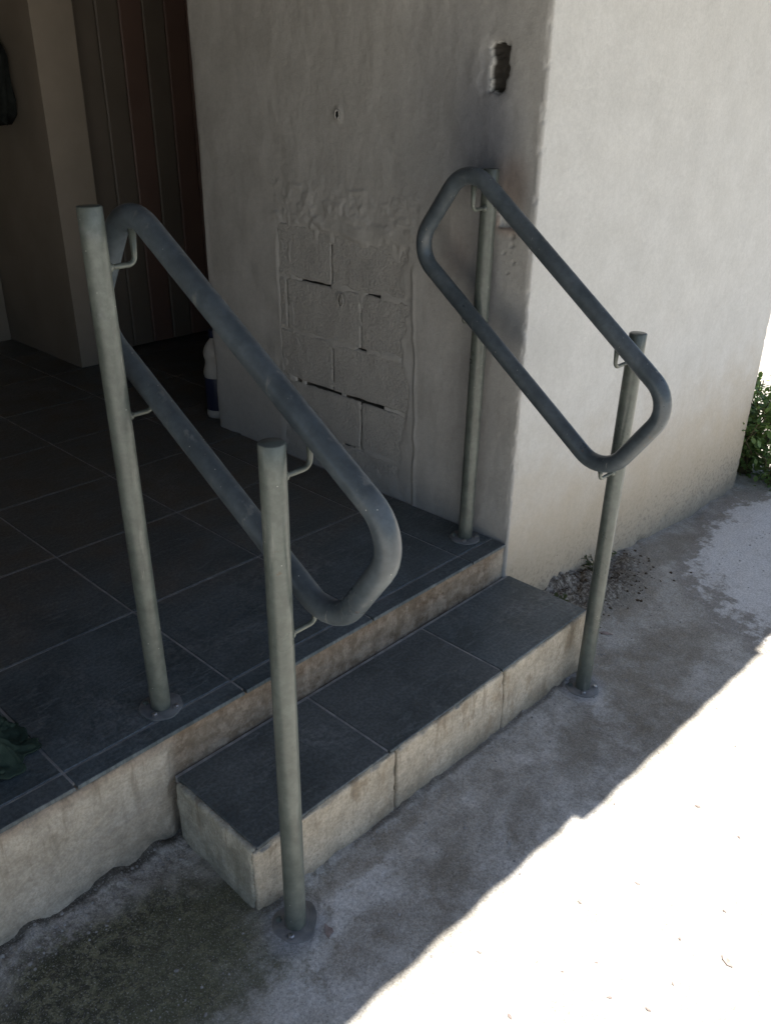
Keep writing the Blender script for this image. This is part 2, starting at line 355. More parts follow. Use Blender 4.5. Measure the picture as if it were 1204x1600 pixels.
def mat_rail(name='grey_green_enamel', a=(.094, .108, .094), b=(.126, .14, .122)):
    n = NT(name); co = n.objco(); mid = n.noise(7, 5, .6); fine = n.noise(60, 4, .6)
    lg = n.noise(30, 4, .6, n.scale(n.pos, (1, 1, .12)))
    col = n.mix(n.rng(mid, .3, .7), a, b)
    col = n.mix(n.op('MULTIPLY', n.rng(lg, .62, .7), .35), col, (.27, .27, .24))
    col = n.mix(n.op('MULTIPLY', n.rng(n.noise(11, 6, .7), .6, .7), .45), col, (.14, .15, .15))
    col = n.mix(n.rng(n.voro(40), .06, .03), col, (.42, .42, .38))
    scr = n.noise(85, 5, .7, n.scale(n.pos, (1, 1, .05))); col = n.mix(n.op('MULTIPLY', n.op('MULTIPLY', n.rng(scr, .64, .7), n.rng(n.noise(5, 3), .5, .6)), .6), col, (.36, .35, .31))
    col = n.mix(n.op('MULTIPLY', n.op('MULTIPLY', n.rng(n.noise(45, 6, .7), .62, .7), n.rng(n.noise(4, 3, .5, n.shift(n.pos, (3, 3, 3))), .52, .62)), .7), col, (.11, .065, .04))
    col = n.grain(col, 55, .85, 1.08); col = n.grain(col, 9, .85, 1.08)
    n.bump(fine, .14, .002); n.bump(n.noise(14, 3), .14, .01)
    return n.out(col, n.rng(mid, .3, .7, .27, .44), .5)

M = dict(ground=mat_ground(), wall=mat_paint(), block=mat_block(), riser=mat_riser(), tile=mat_tile(), rail=mat_rail(), loop=mat_rail('enamel_blue_shaded', (.060, .075, .086), (.085, .101, .112)),  # loop colour has dim blue overhead light painted into the posts' enamel
    step=mat_cream('step_cream_plaster', (.43, .37, .28), (.54, .475, .375), (.25, .185, .115), .55),
    stepside=mat_cream('step_side_plaster', (.34, .325, .265), (.46, .43, .35), (.19, .175, .12), .55),
    grout=mat_simple('tile_grout', (.24, .235, .225), (.44, .43, .41), 25, .9, .2, .4),
    inner=mat_simple('inner_wall_paint', (.27, .23, .185), (.32, .272, .22), 3, .7, .3, .15),
    dark=mat_simple('end_and_unseen_side_wall_paint', (.14, .125, .105), (.17, .155, .13), 3, .75, .3, .15),
    ceil=mat_simple('ceiling_boards', (.09, .07, .05), (.13, .10, .075), 3, .8, .2, .1),
    door_a=mat_simple('door_panel_beige', (.15, .125, .10), (.17, .142, .115), 4, .55, .4, .1),
    door_b=mat_simple('door_panel_red_brown', (.15, .095, .076), (.17, .108, .087), 4, .5, .4, .1),
    sheet=mat_simple('fibre_cement', (.045, .042, .038), (.075, .07, .065), 9, .9, .2, .4),
    wood=mat_simple('rafter_wood', (.10, .065, .04), (.17, .115, .07), 12, .8, .2, .3),
    plastic=mat_simple('white_plastic', (.42, .4, .37), (.46, .44, .4), 5, .4, .5, .03),
    blue=mat_simple('blue_label', (.018, .022, .05), (.024, .028, .06), 8, .4, .5, .03),
    green=mat_simple('green_cloth', (.028, .046, .034), (.046, .07, .052), 30, .95, .15, .5, .004),
    black=mat_simple('dark_garment', (.012, .014, .013), (.022, .026, .024), 20, .9, .2, .4),
    plate=mat_simple('plate_paint', (.12, .125, .128), (.23, .228, .222), 22, .5, .4, .2),
    steel=mat_simple('bolt_steel', (.35, .35, .36), (.5, .5, .5), 60, .35, .5, .1, .002, .9),
    soil=mat_simple('soil', (.05, .036, .025), (.13, .10, .07), 40, .95, .1, .5),
    stone=mat_simple('stone', (.22, .21, .2), (.4, .39, .37), 60, .9, .2, .4),
    dryleaf=mat_simple('dry_leaf', (.2, .16, .145), (.34, .28, .26), 60, .8, .2, .2),
    stem=mat_simple('stem', (.10, .085, .045), (.15, .13, .07), 30, .85, .2, .2))
def mat_leaf(name, a, b):
    n = NT(name); col = n.mix(n.noise(14, 3), a, b)
    n.l(col, n.b.inputs['Base Color']); n.b.inputs['Roughness'].default_value = .5
    tr = n.n('ShaderNodeBsdfTranslucent'); n.l(n.mix(.5, col, (.12, .2, .03)), tr.inputs[0])
    mx = n.n('ShaderNodeMixShader'); mx.inputs[0].default_value = .3
    o = n.t.nodes['Material Output']; n.t.links.new(n.b.outputs[0], mx.inputs[1]); n.t.links.new(tr.outputs[0], mx.inputs[2]); n.t.links.new(mx.outputs[0], o.inputs[0])
    return n.m
M['leaf'] = mat_leaf('shrub_leaf', (.12, .2, .05), (.2, .29, .095)); M['weed'] = mat_leaf('weed_leaf', (.04, .06, .025), (.08, .1, .04))

# ------------------------------------------------------------------ ground
def gz(x, y):
    x, y = np.asarray(x, float), np.asarray(y, float)
    xs = np.clip(x, -3, 4.2); ys = np.clip(y, -3, 1)
    z = -.0326*xs+.0081*ys
    near = sstep(6, 3, np.abs(x-1))*sstep(-5, -3, y)
    z = z + near*(.0035*fbm(x*4, y*4, 0, 4, 3) + .0012*fbm(x*40, y*40, 0, 3, 5))
    prof = np.interp(x, [1.3, 1.66, 1.9, 2.12, 2.31, 2.75, 3.2], [.085, .088, .046, .03, .013, -.015, -.015])*sstep(1.2, 1.34, x)*sstep(4.2, 3.2, x)
    w = .17+.05*fbm(x*5, y*5, 0, 2, 8)
    z = z + prof*np.exp(-np.clip(-y, 0, 9)**2/w**2)*(1+.35*fbm(x*14, y*14, 0, 3, 21))
    # soil lumps and lime crust
    lump = np.exp(-((x-1.72)/.3)**2-((y+.06)/.09)**2); z = z + .014*lump*np.clip(fbm(x*28, y*28, 0, 4, 31), -.3, 1)
    crust = sstep(.1, -.05, x)*sstep(-1.6, -1.1, x)*np.exp(-np.clip(-y+.02*fbm(x*9, y*9, 0, 2, 44), 0, 9)**2/.055**2)
    z = z + crust*(.008+.016*np.clip(fbm(x*16, y*16, 0, 4, 41), -.2, 1))
    ft = np.exp(-np.clip(np.abs(y+D+.004), 0, 9)**2/.014**2)*sstep(-.02, .03, x)*sstep(1.36, 1.3, x)
    z = z + ft*.012*np.clip(fbm(x*30, y*30, 0, 3, 51)+.1, 0, 1)
    return z
def axis(parts):
    a = []
    for s, e, st in parts: a += list(np.linspace(s, e, max(1, int(round((e-s)/st))), endpoint=False))
    return np.array(a+[parts[-1][1]])
ax = axis([(-300,-30,60),(-30,-6,6),(-6,-1.2,.3),(-1.2,-.62,.04),(-.62,.15,.008),(.15,1.3,.011),(1.3,2.3,.009),(2.3,3.5,.02),(3.5,6,.15),(6,30,4),(30,300,60)])
ay = axis([(-300,-30,60),(-30,-6,4),(-6,-1.6,.2),(-1.6,-.8,.025),(-.8,-.45,.014),(-.45,.02,.008),(.02,.6,.05),(.6,8,.5),(8,40,6),(40,300,60)])
GX, GY = np.meshgrid(ax, ay); GZ = gz(GX, GY)
nx, ny = len(ax), len(ay); ii = np.arange(nx*ny).reshape(ny, nx)
gf = np.stack([ii[:-1,:-1], ii[:-1,1:], ii[1:,1:], ii[1:,:-1]], -1).reshape(-1, 4)
ground = tag(obj('ground', np.stack([GX, GY, GZ], -1).reshape(-1, 3), gf, M['ground']), kind='structure')

# ------------------------------------------------------------------ porch floor: slab, riser, tiles
XL, YB = -1.02, 4.3
slab = MB(); slab.box(XL-.15, 3.27, .02, YB, -.3, H-.0035)
floor = tag(slab.build('porch_floor', M['grout']), kind='structure')
def riser_mesh():
    xs = axis([(XL-.15, -.6, .03), (-.6, XP+.014, .008)]); zs = axis([(-.08, H-.010, .008)])
    X, Z = np.meshgrid(xs, zs)
    Y = .010-.004*fbm(X*9, Z*9, 0, 4, 61)-.0015*fbm(X*50, Z*50, 0, 3, 62)
    Y -= .012*sstep(.012, -.012, X+.004*fbm(Z*20, X*0, 0, 2, 63))*sstep(.02, -.01, Z-.296)      # thicker coat left of the step
    Y -= .016*sstep(.03, -.03, Z+.02*fbm(X*8, Z*8, 0, 3, 66))*sstep(.0, -.05, X)
    Y += .010*np.clip(fbm(X*30, Z*30, 0, 3, 65)-.1, 0, 1)*sstep(.27, .296, Z)
    n, m = X.shape; k = np.arange(n*m).reshape(n, m)
    v = np.stack([X, Y, Z], -1).reshape(-1, 3).tolist()
    f = np.stack([k[:-1,:-1], k[:-1,1:], k[1:,1:], k[1:,:-1]], -1).reshape(-1, 4).tolist()
    # turn the top edge back under the tiles
    b = len(v); v += [(x, .03, H-.010) for x in xs]
    f += [(int(k[-1,i]), int(k[-1,i+1]), b+i+1, b+i) for i in range(m-1)]
    return v, f
v, f = riser_mesh(); obj('riser', v, f, M['riser'], floor)
gxl = [.2328+.45*k for k in range(-4, 7)]; gxl = [max(a, XL) for a in gxl if a > XL-.4]
gyl = [.0, .0622]+[.0622+.45*k for k in range(1, 10)]
tile_cache = {}
def tile(x0, x1, y0, y1, z1, parent, th=.0095, g=.0033, c=.0016):
    x0 += g; x1 -= g; y0 += g; y1 -= g; key = (round(x1-x0, 4), round(y1-y0, 4), th)
    if key not in tile_cache:
        a, b = (x1-x0)/2, (y1-y0)/2
        v = [(sx*a, sy*b, -th) for sx, sy in ((-1,-1),(1,-1),(1,1),(-1,1))]+[(sx*a, sy*b, -c) for sx, sy in ((-1,-1),(1,-1),(1,1),(-1,1))]+[(sx*(a-c), sy*(b-c), 0) for sx, sy in ((-1,-1),(1,-1),(1,1),(-1,1))]
        f = [(3,2,1,0),(8,9,10,11)]+[(i, (i+1) % 4, 4+(i+1) % 4, 4+i) for i in range(4)]+[(4+i, 4+(i+1) % 4, 8+(i+1) % 4, 8+i) for i in range(4)]
        o = obj('tile', v, f, M['tile'], None, False); tile_cache[key] = o.data
    else:
        o = bpy.data.objects.new('tile', tile_cache[key]); C.objects.link(o)
    o.parent = parent; o.location = ((x0+x1)/2, (y0+y1)/2, z1+random.uniform(-.0006, .0004))
    o.rotation_euler = (random.uniform(-.0016, .0016), random.uniform(-.0016, .0016), random.uniform(-.001, .001))
    return o
for a, b in zip(gxl[:-1], gxl[1:]):
    for c, d in zip(gyl[:-1], gyl[1:]):
        if a >= XP-.01 and c < YE-.2: continue
        xb = min(b, XP-.001) if c < YE-.2 else b
        tile(a, xb, c, d, H, floor)

# ------------------------------------------------------------------ entrance step
step = tag(empty('entrance_step', (0, 0, 0)), 'low cream plastered entrance step topped with three slate tiles', 'step')
v, f = roughbox(.012, W-.004, -D+.013, -.012, -.12, S-.0095, .012, .006, .0025, 14, 3, .01); obj('core', v, f, M['stepside'], step)
v, f = roughbox(.0, .016, -D+.010, -.014, -.1, S-.003, .008, .006, .004, 16, 5, .02); obj('side_plaster', v, f, M['stepside'], step)
s1, s2 = .4266, .8865
for k, (a, b) in enumerate(((0, s1+.016), (s1+.022, s2+.006), (s2+.011, W))):
    v, f = roughbox(a, b, -D, -D+.016, -.12, S-(.004 if k else .006), .008, .004, .0022, 16, 20+k, .014)
    obj('riser_panel', v, f, M['step'], step)
bed = MB(); bed.box(.014, W-.006, -D+.017, .004, S-.02, S-.003); bed.build('grout_bed', M['grout'], step)
for a, b in ((.010, s1), (s1, s2), (s2, W-.002)): tile(a, b, -D+.004, -.002, S, step)

# ------------------------------------------------------------------ wall block right of the porch
def side_disp(y, z):
    d = .0035*fbm(y*2.5, z*2.5, 0, 3, 71)+.0016*fbm(y*11, z*5, 0, 4, 171, .6)+.0007*fbm(y*22, z*9, 0, 3, 72)+.0003*fbm(y*90, z*90, 0, 2, 73)
    wob = .024*fbm(y*6, z*6, 0, 5, 74, .6)
    # opened patch where the blocks show
    ins = sstep(-.008, .010, (y+wob)-.475)*sstep(-.05, .05, 1.085-(y+1.4*wob))*sstep(-.012, .016, 1.205-(z+wob))*sstep(-.03, .05, z-.36+wob)
    band = sstep(.40, .44, y)*sstep(1.2, 1.12, y)*sstep(1.18, 1.23, z)*sstep(1.38, 1.31, z+wob)
    mort = -.0085+.0012*fbm(y*7, z*7, 0, 3, 75)
    jl = np.full(np.shape(y), 1.)
    for zz in (.44, .632, .822, 1.02, 1.212): jl = np.minimum(jl, np.abs(z-zz))
    for yy, za, zb in ((.832, 1.02, 1.21), (.688, .822, 1.02), (.829, .632, .822), (.686, .44, .632)): jl = np.minimum(jl, np.where((z > za) & (z < zb), np.abs(y-yy), 1.))
    mort = mort + .0038*sstep(.017, .006, jl)*sstep(-.5, .2, fbm(y*8, z*8, 0, 2, 175)) + .006*sstep(.12, .5, fbm(y*9, z*9, 0, 4, 176, .6))*sstep(.09, .0, np.minimum(np.minimum(y-.47, 1.09-y), np.minimum(1.21-z, z-.34)))
    deep = np.zeros_like(y)
    for zz, ya, yb, dp in ((.632, .59, 1.03, .03), (1.018, .85, .98, .026), (.826, .49, .70, .018), (1.022, .52, .66, .02), (.44, .70, .77, .018), (1.212, .50, 1.0, .008)):
        deep = np.maximum(deep, dp*sstep(.016, .010, np.abs(z-zz+.004*fbm(y*9, z*0, 0, 2, 76)))*sstep(ya-.02, ya+.02, y)*sstep(yb+.02, yb-.02, y)*(sstep(-.1, .25, fbm(y*13, z*3, 0, 3, 77)) if dp < .025 else sstep(-.9, -.4, fbm(y*13, z*3, 0, 3, 77))))
    for yy, za, zb, dp in ((.832, 1.04, 1.16, .018), (.688, .85, 1.01, .02), (.829, .66, .79, .018), (.686, .45, .62, .022)):
        deep = np.maximum(deep, dp*sstep(.015, .009, np.abs(y-yy+.003*fbm(z*12, y*0, 0, 2, 78)))*sstep(za-.01, za+.01, z)*sstep(zb+.01, zb-.01, z)*sstep(-.5, .0, fbm(z*16, y*2, 0, 3, 177)))
    d = d*(1-.6*ins) + ins*(mort-deep)
    # lumps at the broken plaster edge, trowel ridges
    d += .0042*band*np.clip(fbm(y*18, z*26, 0, 5, 79, .65), -.4, 1)
    d += .0045*np.exp(-((z-1.335+.012*fbm(y*5, z*0, 0, 3, 80))/.006)**2)*sstep(.5, .56, y)*sstep(1.16, 1.08, y)*np.clip(fbm(y*10, 0*z, 0, 2, 81)+.3, 0, 1)
    d += .004*np.exp(-((y-.433+.016*fbm(z*4, y*0, 0, 4, 82))/.005)**2)*sstep(1.16, 1.1, z)
    d -= .0045*sstep(.43, .445, y+.016*fbm(z*4, y*0, 0, 4, 82))*sstep(1.2, 1.1, z)*(1-ins)*sstep(1.14, 1.1, y)
    d += .003*np.exp(-((y-1.118+.010*fbm(z*3, y*0, 0, 3, 83))/.006)**2)*sstep(1.2, 1.1, z)*sstep(.4, .5, z)
    d += .0025*np.exp(-((y-1.05+.010*fbm(z*5, y*0, 0, 3, 84))/.005)**2)*sstep(1.3, 1.2, z)*sstep(.6, .7, z)
    # chased box hole with a chipped edge
    jy, jz = .007*fbm(y*45, z*45, 0, 3, 85), .007*fbm(y*45, z*45, 0, 3, 86)
    hole = sstep(.128, .134, y+jy)*sstep(.190, .184, y+jy)*sstep(1.634, 1.642, z+jz)*sstep(1.756, 1.748, z+jz)
    chip = sstep(.12, .13, y+jy)*sstep(.222, .212, y+jy)*sstep(1.622, 1.64, z+jz)*sstep(1.775, 1.757, z+jz)
    d -= .004*chip+.055*hole
    d += .0012*np.exp(-(np.hypot((y-.17)/.075, (z-1.69)/.095)-1)**2/.03)*np.clip(fbm(y*20, z*20, 0, 3, 87)+.4, 0, 1)
    # fixing holes
    r = np.hypot(y-.784, (z-1.57)*.8); d += .004*np.exp(-((r-.013)/.006)**2)
    r = np.hypot((y-.778)*1.25, (z-.981)*.85)+.002*fbm(y*40, z*40, 0, 2, 88); d -= .014*sstep(.018, .013, r)
    r = np.hypot((y-1.06)*1.2, z-1.008); d -= .008*sstep(.012, .006, r)
    # slot of a cut-off bracket by the corner
    slot = sstep(.058, .064, y+jy*.4)*sstep(.128, .122, y+jy*.4)*sstep(1.292, 1.298, z+jz*.4)*sstep(1.337, 1.33, z+jz*.4); d -= .02*slot
    for (py, pz, pr) in ((.072, 1.272, .007), (.07, 1.247, .005), (.095, 1.225, .003), (.06, 1.2, .003), (.08, 1.17, .003)):
        d -= .008*sstep(pr*1.3, pr*.6, np.hypot(y-py, z-pz))
    d += .004*sstep(.42, .31, z)*fbm(y*12, z*12, 0, 3, 89)
    return d
def front_disp(x, z):
    d = .005*fbm(x*2, z*2, 0, 3, 91)+.0006*fbm(x*9, z*9, 0, 3, 92)+.0005*fbm(x*60, z*60, 0, 2, 93)
    d += .0004*np.clip(fbm(x*6+z*5, z*1.5-x*2, 0, 3, 94), 0, 1)
    d -= .012*np.clip(fbm(x*14, z*14, 0, 4, 95)-.15, 0, 1)*sstep(.12, -.05, z)
    d -= .004*np.clip(fbm(x*30, z*30, 0, 3, 96)-.3, 0, 1)*sstep(.35, .1, z)
    return d
def wall_block():
    zs = axis([(-.3, -.14, .04), (-.14, .3, .012), (.3, 1.9, .0055), (1.9, 3.0, .1)])
    cols = []     # x, y, nx, ny, face, s
    r = .009
    def arc(cx, cy, a0, a1, k, face):
        for i in range(k+1):
            a = R(a0+(a1-a0)*i/k); cols.append((cx+r*math.cos(a), cy+r*math.sin(a), math.cos(a), math.sin(a), face, None))
    for x in axis([(XP+1.0, XP+r, .2)])[:-1]: cols.append((x, YE, 0, 1, 'b', None))
    arc(XP+r, YE-r, 90, 180, 4, 'e')
    for y in axis([(0, .5, .006), (.5, 1.13, .0055), (1.13, YE-r, .012)])[1:-1][::-1]:
        if y > r: cols.append((XP, y, -1, 0, 's', y))
    arc(XP+r, r, 180, 270, 4, 'c')
    for x in axis([(XP+r, 1.5, .008), (1.5, XF-r, .016)])[1:-1]: cols.append((x, 0, 0, -1, 'f', x))
    arc(XF-r, r, 270, 360, 4, 'k')
    for y in axis([(r, YE, .2)])[1:]: cols.append((XF, y, 1, 0, 'r', None))
    cols.append((XP+1.0, YE, 0, 1, 'b', None))
    nC, nZ = len(cols), len(zs); V = np.zeros((nC, nZ, 3))
    for i, (x, y, a, b, fc, s) in enumerate(cols):
        if fc == 's': d = side_disp(np.full(nZ, s), zs)*sstep(0, .02, s)
        elif fc == 'f': d = front_disp(np.full(nZ, s), zs)*sstep(XP, XP+.03, s)
        elif fc in 'ck': d = .0008*fbm(zs*5, 0*zs, 0, 3, 97)-.005*np.clip(fbm(zs*40, 0*zs+i*.2, 0, 3, 98)-.2, 0, 1)
        elif fc == 'e': d = .002*fbm(zs*7, 0*zs, 0, 3, 99)
        else: d = 0*zs
        V[i, :, 0] = x+a*d; V[i, :, 1] = y+b*d; V[i, :, 2] = zs
    k = np.arange(nC*nZ).reshape(nC, nZ)
    f = np.stack([k[:-1,:-1], k[1:,:-1], k[1:,1:], k[:-1,1:]], -1).reshape(-1, 4)
    # the path wraps back to its start
    return V.reshape(-1, 3), f
v, f = wall_block()
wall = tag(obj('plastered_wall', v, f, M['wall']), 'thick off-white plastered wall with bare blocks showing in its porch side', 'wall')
for (yy, zz, ra, el) in ((.784, 1.57, .0075, 1.3), (.778, .981, .011, 1.45)):
    vs, fs = tube([(XP+.02, yy, zz), (XP-.0035, yy, zz)], [ra*.8, ra], 14); vs = [(a, b, zz+(c-zz)*el) for a, b, c in vs]
    rp = [(XP-.004, yy+ra*1.35*math.cos(q*math.pi/10), zz+ra*1.35*el*math.sin(q*math.pi/10)) for q in range(20)]
    va, fa = tube(rp, [.0022+.0018*random.random() for q in rp], 8, True); obj('plaster_ring', va, fa, M['block'], wall)
    obj('fixing_hole', vs, fs, M['black' if zz > 1.3 else 'block'], wall)  # black plug gives the upper hole its shade by colour
cz = [.25, .44, .632, .822, 1.02, 1.212]
for ci in range(5):
    j0 = .832 if ci in (4, 2, 0) else .687
    for a in (j0-.78, j0-.39, j0, j0+.39):
        y0, y1 = a+.0014, a+.3886
        if y1 < .46 or y0 > 1.10: continue
        y0, y1 = max(y0, .44), min(y1, 1.12)
        z0, z1 = cz[ci]+(.006 if ci == 2 else .003), cz[ci+1]-(.005 if ci == 1 else .003)
        if y1-y0 < .03: continue
        v, f = roughbox(XP+.0055, XP+.05, y0, y1, max(z0, .3), z1, .008, .0022, .0016, 34, 100+ci*7+int(a*10), .005)
        obj('concrete_block', v, f, M['block'], wall)

# ------------------------------------------------------------------ inside of the porch
def slabwall(name, x0, x1, y0, y1, z0, z1, mat, seed, label, cat='wall', res=.06):
    v, f = roughbox(x0, x1, y0, y1, z0, z1, res, .008, .003, 3, seed); return tag(autosmooth(obj(name, v, f, mat), 30), label, cat)
ZC = 2.62
slabwall('inner_wall', 1.315, 1.53, 2.775, YB+.1, H-.05, ZC-.002, M['inner'], 201, 'brown-beige wall end beside the folding door at the back of the porch')
slabwall('rear_wall', XL, 1.312, 3.58, 3.75, H-.05, ZC-.002, M['inner'], 202, 'dark rear wall at the far left end of the porch')
slabwall('unseen_side_wall', XL-.16, XL, .16, 3.75, H-.05, ZC-.002, M['dark'], 203, 'unseen wall closing the porch on its left side, set close in for darkness')  # unseen wall, placed close in to darken the porch
slabwall('passage_wall', 1.535, 3.27, 3.03, 3.2, H-.05, ZC-.002, M['inner'], 204, 'dim wall of the passage behind the folding door')
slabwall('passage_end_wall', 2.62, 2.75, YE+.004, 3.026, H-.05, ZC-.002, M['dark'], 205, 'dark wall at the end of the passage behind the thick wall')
ceil = MB(); ceil.box(XL-.16, 3.27, .17, YB+.1, ZC, ZC+.12)
for a in (XL-.16,): pass
tag(ceil.build('ceiling', M['ceil']), kind='structure')
# folding door
door = tag(empty('folding_door', (1.54, 2.93, H)), 'closed brown folding door with narrow vertical panels at the back of the porch', 'door')
w = .132
jam = MB(); jam.box(0, .055, -.02, .09, 0, 2.1); frame = jam.build('door_frame', M['door_a'], door)
hl = MB()
for k, (dx, dz) in enumerate(((.02,1.52),(.021,1.478),(.036,1.458),(.021,1.44),(.022,1.398))):
    vv, ff = tube([(dx, -.0225, dz), (dx, -.0195, dz)], .004, 8); hl.add(vv, ff)
hl.build('screw_holes', M['black'], frame)
for k in range(7):
    x0 = .058+k*w; up_ = k % 2; d0, d1 = (0, .004) if up_ else (.004, 0)
    m_ = M['door_b'] if k in (2, 4, 5) else M['door_a']
    p = MB(); t = .008; ps = [(x0, d0), (x0+.008, d0-.004), (x0+w*.5, (d0+d1)/2-.004), (x0+w-.010, d1-.004), (x0+w-.003, d1)]
    vs = [(x, y, z) for z in (.012, 2.1) for x, y in ps]+[(x, y+t, z) for z in (.012, 2.1) for x, y in ps]
    fs = []
    for i in range(4): fs += [(i, i+1, i+6, i+5), (10+i+1, 10+i, 15+i, 15+i+1), (i+1, i, 10+i, 11+i), (5+i, 6+i, 16+i, 15+i)]
    fs += [(0, 5, 15, 10), (9, 4, 14, 19)]
    p.add(vs, fs); p.build('door_panel', m_, door)

# ------------------------------------------------------------------ porch roof of corrugated sheets
ZE, SL, YEAVE = 2.62, .14, -1.443
roof = tag(empty('porch_roof', (0, YEAVE, ZE)), 'corrugated fibre-cement porch roof overhead, its wavy eave shading the yard', 'roof')
x0r = -4.22; roof.rotation_euler = (0, 0, -.028)
for k in range(8):
    a = x0r+k*1.055; xs = np.linspace(a, a+(1.12 if k < 7 else .8), 57); ysr = np.linspace(0, 3.6, 12)
    offy = [.012, -.016, .02, -.008, .014, -.018, .01, 0][k]; ang = [.006, -.008, .004, .012, -.006, .005, 0, 0][k]
    lift = .010*(k % 2)
    v, f = [], []
    for t in (0, .007):
        for yy in ysr:
            for x in xs:
                e = offy+ang*(x-a) if yy == 0 else 0
                v.append((x, yy+e, SL*(yy+e)+(.007+.003*math.sin(x*3.1))*math.cos(2*math.pi*x/.176)+lift+t))
    n1, m1 = len(xs), len(ysr); q = lambda t, j, i: t*n1*m1+j*n1+i
    for j in range(m1-1):
        for i in range(n1-1):
            f.append((q(0,j,i), q(0,j+1,i), q(0,j+1,i+1), q(0,j,i+1))); f.append((q(1,j,i), q(1,j,i+1), q(1,j+1,i+1), q(1,j+1,i)))
    for i in range(n1-1): f.append((q(0,0,i), q(0,0,i+1), q(1,0,i+1), q(1,0,i))); f.append((q(0,m1-1,i+1), q(0,m1-1,i), q(1,m1-1,i), q(1,m1-1,i+1)))
    for j in range(m1-1): f.append((q(0,j+1,0), q(0,j,0), q(1,j,0), q(1,j+1,0))); f.append((q(0,j,n1-1), q(0,j+1,n1-1), q(1,j+1,n1-1), q(1,j,n1-1)))
    obj('roof_sheet', v, f, M['sheet'], roof)
for yy in (.25, 1.4, 2.6):
    p = MB(); zz = SL*yy-.033; p.box(x0r+.05, x0r+8.1, yy-.03, yy+.03, zz-.10, zz); p.build('purlin', M['wood'], roof)

# ------------------------------------------------------------------ handrails
PR, RR = .0232, .0232
def handrail(label, corners, xr, posts, sgn, group):
    root = tag(empty('handrail', posts[0][0]), label, 'handrail', group); o0 = Vector(posts[0][0])
    L = lambda vs: [tuple(Vector(p)-o0) for p in vs]
    path = fillet([(xr(y), y, z) for y, z in corners], .085, True, 10); path = dense(path, .04, True)
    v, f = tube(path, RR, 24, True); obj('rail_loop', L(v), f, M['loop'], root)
    def railz(y, a, b): (ya, za), (yb, zb) = corners[a], corners[b]; return za+(zb-za)*(y-ya)/(yb-ya)
    for (base, top, bent) in posts:
        b, t = Vector(base), Vector(top); b0 = b-(t-b).normalized()*.01
        pth = dense([b0, t], .06); d = (t-b).normalized()
        pth = pth[:-1]+[t-d*.002, t]; rr = [PR]*(len(pth)-1)+[PR-.002]
        v, f = tube(pth, rr, 28); autosmooth(obj('post', L(v), f, M['rail'], root), 50)
        # base plate: a thin disc, rim slightly uneven, one side bent up where it was forced
        vs, fs = [], []; n = 32; rp = .051
        for (zz, ro) in ((0, rp), (.004, rp), (.005, rp-.0015), (.005, PR*.9)):
            for k in range(n):
                a = 2*math.pi*k/n; ca, sa = math.cos(a), math.sin(a); r_ = ro*(1+.025*math.sin(3*a+1)+.02*math.sin(7*a+b.x*9))
                lift = 0
                if bent is not None and ro > .03: lift = .022*max(0, math.cos(a-bent)-.35)**1.3*1.6
                vs.append((b.x+ca*r_*(1-lift*3), b.y+sa*r_*(1-lift*3), b.z+zz+lift))
        for j in range(3):
            for k in range(n): l = (k+1) % n; fs.append((j*n+k, j*n+l, (j+1)*n+l, (j+1)*n+k))
        fs.append(tuple(range(n-1, -1, -1)))
        plate = autosmooth(obj('base_plate', L(vs), fs, M['plate'], root), 35)
        for k in range(4):
            a = R(35+90*k)
            if bent is not None and math.cos(a-bent) > .5: continue
            c = Vector((b.x+.038*math.cos(a), b.y+.038*math.sin(a), b.z+.005))
            v, f = tube([c, c+Vector((0, 0, .006)), c+Vector((0, 0, .008))], [.0072, .0072, .0045], 6); obj('bolt', L(v), f, M['steel' if k in (2, 3) else 'rail'], plate, False)
        # bent rods that carry the loop
        def at(z): return b.lerp(t, (z-b.z)/(t.z-b.z))
        for (ia, ib, drop) in ((0, 1, .085), (3, 2, .042)):
            yy = b.y; yr = min(max(yy, -.5), .115) if ia == 0 else yy
            near = [p.z for p in path if abs(p.y-yr) < .03]; zr = max(near) if ia == 0 else min(near)
            if abs(yr-b.y) < 1e-6 and not (ia == 0 and yr > .05): zr = min(max(railz(yr, ia, ib), zr), zr+.03)
            zh = zr-RR-drop+.02; p0 = at(zh); xx = xr(yr)
            pth = fillet([p0, (xx, yr, zh), (xx, yr, zr-RR+.004)], .016, False, 5)
            v, f = tube(pth, [.0052]*(len(pth)-1)+[.0085], 10)
            wv, wf = tube([p0+(Vector((xx, yr, zh))-p0).normalized()*q for q in (PR-.004, PR+.003, PR+.008)], [.010, .0095, .0054], 10); nb = len(v); v = v+wv; f = f+[tuple(i+nb for i in q) for q in wf]; obj('bracket', L(v), f, M['rail'], root)
        c = t
    return root
P1, P2 = ((.0536, .0989, H), (.0412, .0989, 1.4462), None), ((.0398, -.3891, float(gz(.0398, -.3891))-.001), (.0399, -.3891, 1.1283), R(-15))
P3, P4 = ((1.2467, .1276, H), (1.2646, .1276, 1.4505), None), ((1.2453, -.3703, float(gz(1.2453, -.3703))-.001), (1.2777, -.3703, 1.083), None)
handrail('grey-green steel handrail nearest the camera, on the left side of the step', [(.1129, 1.4539), (-.6079, .9939), (-.4454, .7592), (.287, 1.199)], lambda y: .121, [P1, P2], 1, 'handrails beside the step')
handrail('grey-green steel handrail in front of the off-white wall, right side of the step', [(.1422, 1.472), (-.5459, .9521), (-.3786, .7081), (.3201, 1.2264)], lambda y: 1.176, [P3, P4], -1, 'handrails beside the step')

